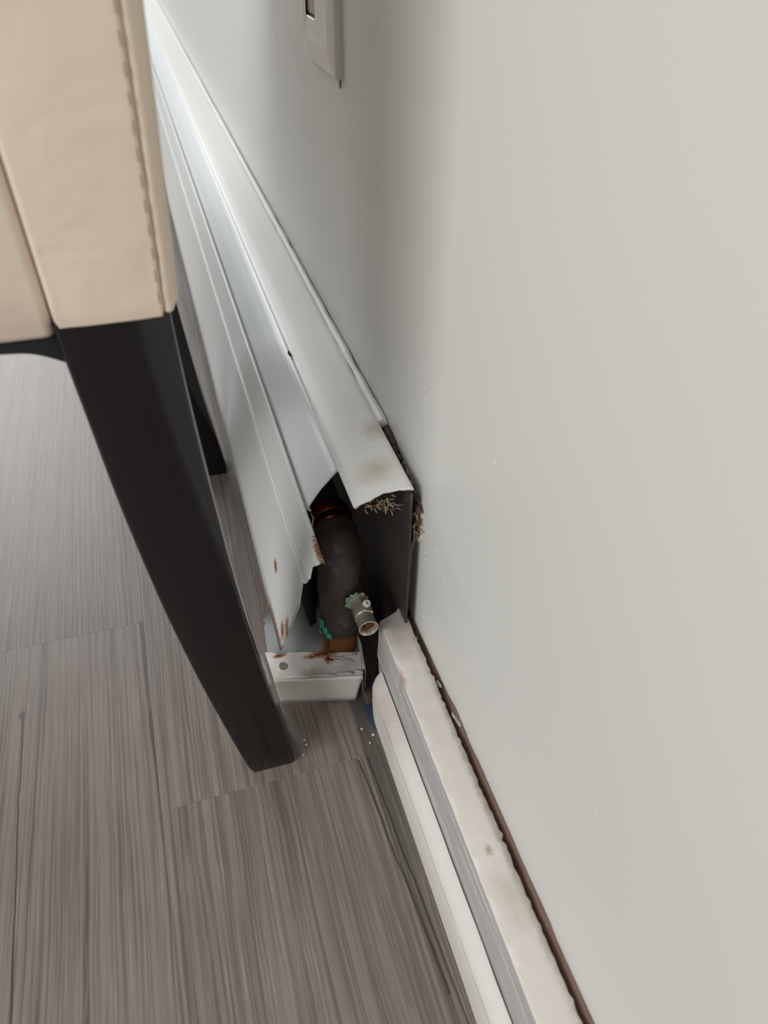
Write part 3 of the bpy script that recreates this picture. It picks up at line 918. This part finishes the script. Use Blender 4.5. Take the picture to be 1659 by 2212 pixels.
bm = bmesh.new(); box(bm, (-0.0044, 0.5456, 0.4002), (-0.0004, 0.5779, 0.4788), 0.001, 2)
rc = part('receptacle', mesh('receptacle', bm, True, 40), out_, ['recep'], 'beige receptacle in the plate opening')
bm = bmesh.new(); box(bm, (-0.0047, 0.5464, 0.4006), (-0.0043, 0.5771, 0.4014))
sl = part('slot', mesh('slot', bm, False), rc, ['black_cloth']); sl.location = -out_.location - rc.location
bm = bmesh.new()
bmesh.ops.create_icosphere(bm, subdivisions=2, radius=1)
for v in bm.verts: v.co = Vector((-0.0004 + v.co.x * 0.0005, 0.5050 + v.co.y * 0.0011, 0.3715 + v.co.z * 0.0026 * (1 + 0.3 * n3(*v.co * 2))))
tag(link('dried_drip', mesh('dried_drip', bm), None, ['lint']), 'small tan dried drip on the wall just below the outlet plate', 'drip')


# ---------------------------------------------------------------- debris
def strands(name, mat, n, c, spread, ln, r, label, cat, flat=0.0, seed=1, group=None):
    rr = random.Random(seed); bm = bmesh.new()
    for i in range(n):
        p = Vector(c) + Vector([rr.gauss(0, s) for s in spread])
        d = Vector([rr.gauss(0, 1) for _ in range(3)]); d.z *= (1 - flat); d.normalize()
        pts = []
        L = ln * rr.uniform(0.5, 1.2)
        for k in range(5):
            pts.append(p.copy()); d = (d + Vector([rr.gauss(0, 0.35) for _ in range(3)])).normalized(); p = p + d * L / 4
        q = r * rr.uniform(0.5, 1.5)
        tube(bm, pts, [q * 0.5, q, q * 1.1, q, q * 0.4], 4, True)
    return tag(link(name, mesh(name, bm), None, [mat]), label, cat, group)


strands('straw_tuft', 'lint', 34, (-0.027, 0.3275, 0.1880), (0.0042, 0.0008, 0.0014), 0.0042, 0.00034, 'tan tuft of straw and lint hanging under the cut top cover', 'debris', seed=3)
strands('cobweb', 'lint_grey', 14, (-0.0205, 0.3265, 0.1855), (0.0026, 0.0008, 0.0014), 0.0048, 0.00018, 'grey cobweb strands beside the straw tuft under the top cover', 'debris', seed=5)
strands('lint_clump', 'lint', 46, (-0.0035, 0.330, 0.168), (0.0010, 0.0026, 0.0070), 0.0055, 0.00032, 'brown lint clump caught between heater back plate and torn wall', 'debris', seed=8)
bm = bmesh.new()
for (yy, zz, s) in ((0.393, 0.1925, 0.0024), (0.388, 0.1915, 0.0030), (0.382, 0.1905, 0.0028), (0.375, 0.1895, 0.0024), (0.367, 0.189, 0.0020), (0.358, 0.1885, 0.0018), (0.349, 0.187, 0.0017),
                    (0.340, 0.1855, 0.0018), (0.333, 0.183, 0.0022), (0.329, 0.178, 0.0026), (0.3275, 0.170, 0.0024), (0.329, 0.160, 0.0022)):
    ret = bmesh.ops.create_icosphere(bm, subdivisions=2, radius=1)
    for v in ret['verts']:
        q = 1 + 0.5 * n3(v.co.x * 2 + yy * 99, v.co.y * 2, v.co.z * 2)
        v.co = Vector((-0.0028 + v.co.x * s * 0.8 * q, yy + v.co.y * s * 1.9 * q, zz + v.co.z * s * q))
tag(link('grime_ridge', mesh('grime_ridge', bm), None, ['grime']), 'dark crumbly grime filling the gap between top cover and wall', 'debris')
pts = [(-0.064, 0.372, 0.151), (-0.0625, 0.3715, 0.147), (-0.0640, 0.3700, 0.141), (-0.0650, 0.3695, 0.136), (-0.0642, 0.3690, 0.132), (-0.0632, 0.3690, 0.128)]
pts = [(x + 0.004, y + 0.002, z) for x, y, z in pts]
bm = bmesh.new(); tube(bm, pts, [0.0003, 0.0005, 0.0004, 0.0005, 0.0003, 0.0002], 5)
tag(link('dust_thread', mesh('dust_thread', bm), None, ['lint_grey']), 'pale dust thread hanging from the damper corner', 'thread')
bm = bmesh.new(); bmesh.ops.create_icosphere(bm, subdivisions=2, radius=1)
for v in bm.verts: v.co = Vector((-0.0425 + v.co.x * 0.0011, 0.5175 + v.co.y * 0.0050, 0.1893 + v.co.z * 0.0009)) + v.co * 0.0004 * n3(*v.co * 3)
tag(link('dirt_flake', mesh('dirt_flake', bm), None, ['grime']), 'dark dirt flake on the edge of the heater top cover', 'debris')

cr0 = None
places = [(-0.0875, 0.3085, 0.0010, 'crumb beside the foot of the near chair leg, nearer the heater'), (-0.0870, 0.3045, 0.0009, 'crumb beside the foot of the near chair leg, nearer the camera'),
          (-0.0460, 0.3060, 0.0009, 'crumb on the floor a finger width from the blue tape scrap'), (-0.0395, 0.2990, 0.0011, 'crumb touching the shoe moulding below the blue tape scrap'),
          (-0.0435, 0.2935, 0.0007, 'tiny crumb on the floor below the blue tape scrap'), (-0.0905, 0.2975, 0.0007, 'smallest crumb at the chair leg foot')]
for x, y, s, lab in places:
    bm = bmesh.new(); bmesh.ops.create_icosphere(bm, subdivisions=2, radius=1)
    for v in bm.verts:
        q = s * (1 + 0.45 * n3(*(v.co * 1.7 + Vector((x * 900, y * 700, 0)))))
        v.co = Vector((v.co.x * q, v.co.y * q, v.co.z * q * 0.7 + s * 0.55))
    o = link('plaster_crumb', mesh('plaster_crumb', bm), None, ['crumb']); o.location = (x, y, 0)
    tag(o, 'pale plaster ' + lab, 'crumb', 'plaster crumbs on the floor')
bm = fill_poly([(-0.0388, 0.3250), (-0.0391, 0.3110), (-0.0378, 0.3020), (-0.0345, 0.3030), (-0.0340, 0.3250)], (), lambda u, v: (u, v, 0.0006 + 0.0002 * n3(u * 800, v * 800)))
o = link('tape_scrap', mesh('tape_scrap', bm, False), None, ['tape']); solid(o, 0.0003, 0)
tag(o, 'dark blue tape scrap on the floor under the end of the shoe moulding', 'tape')
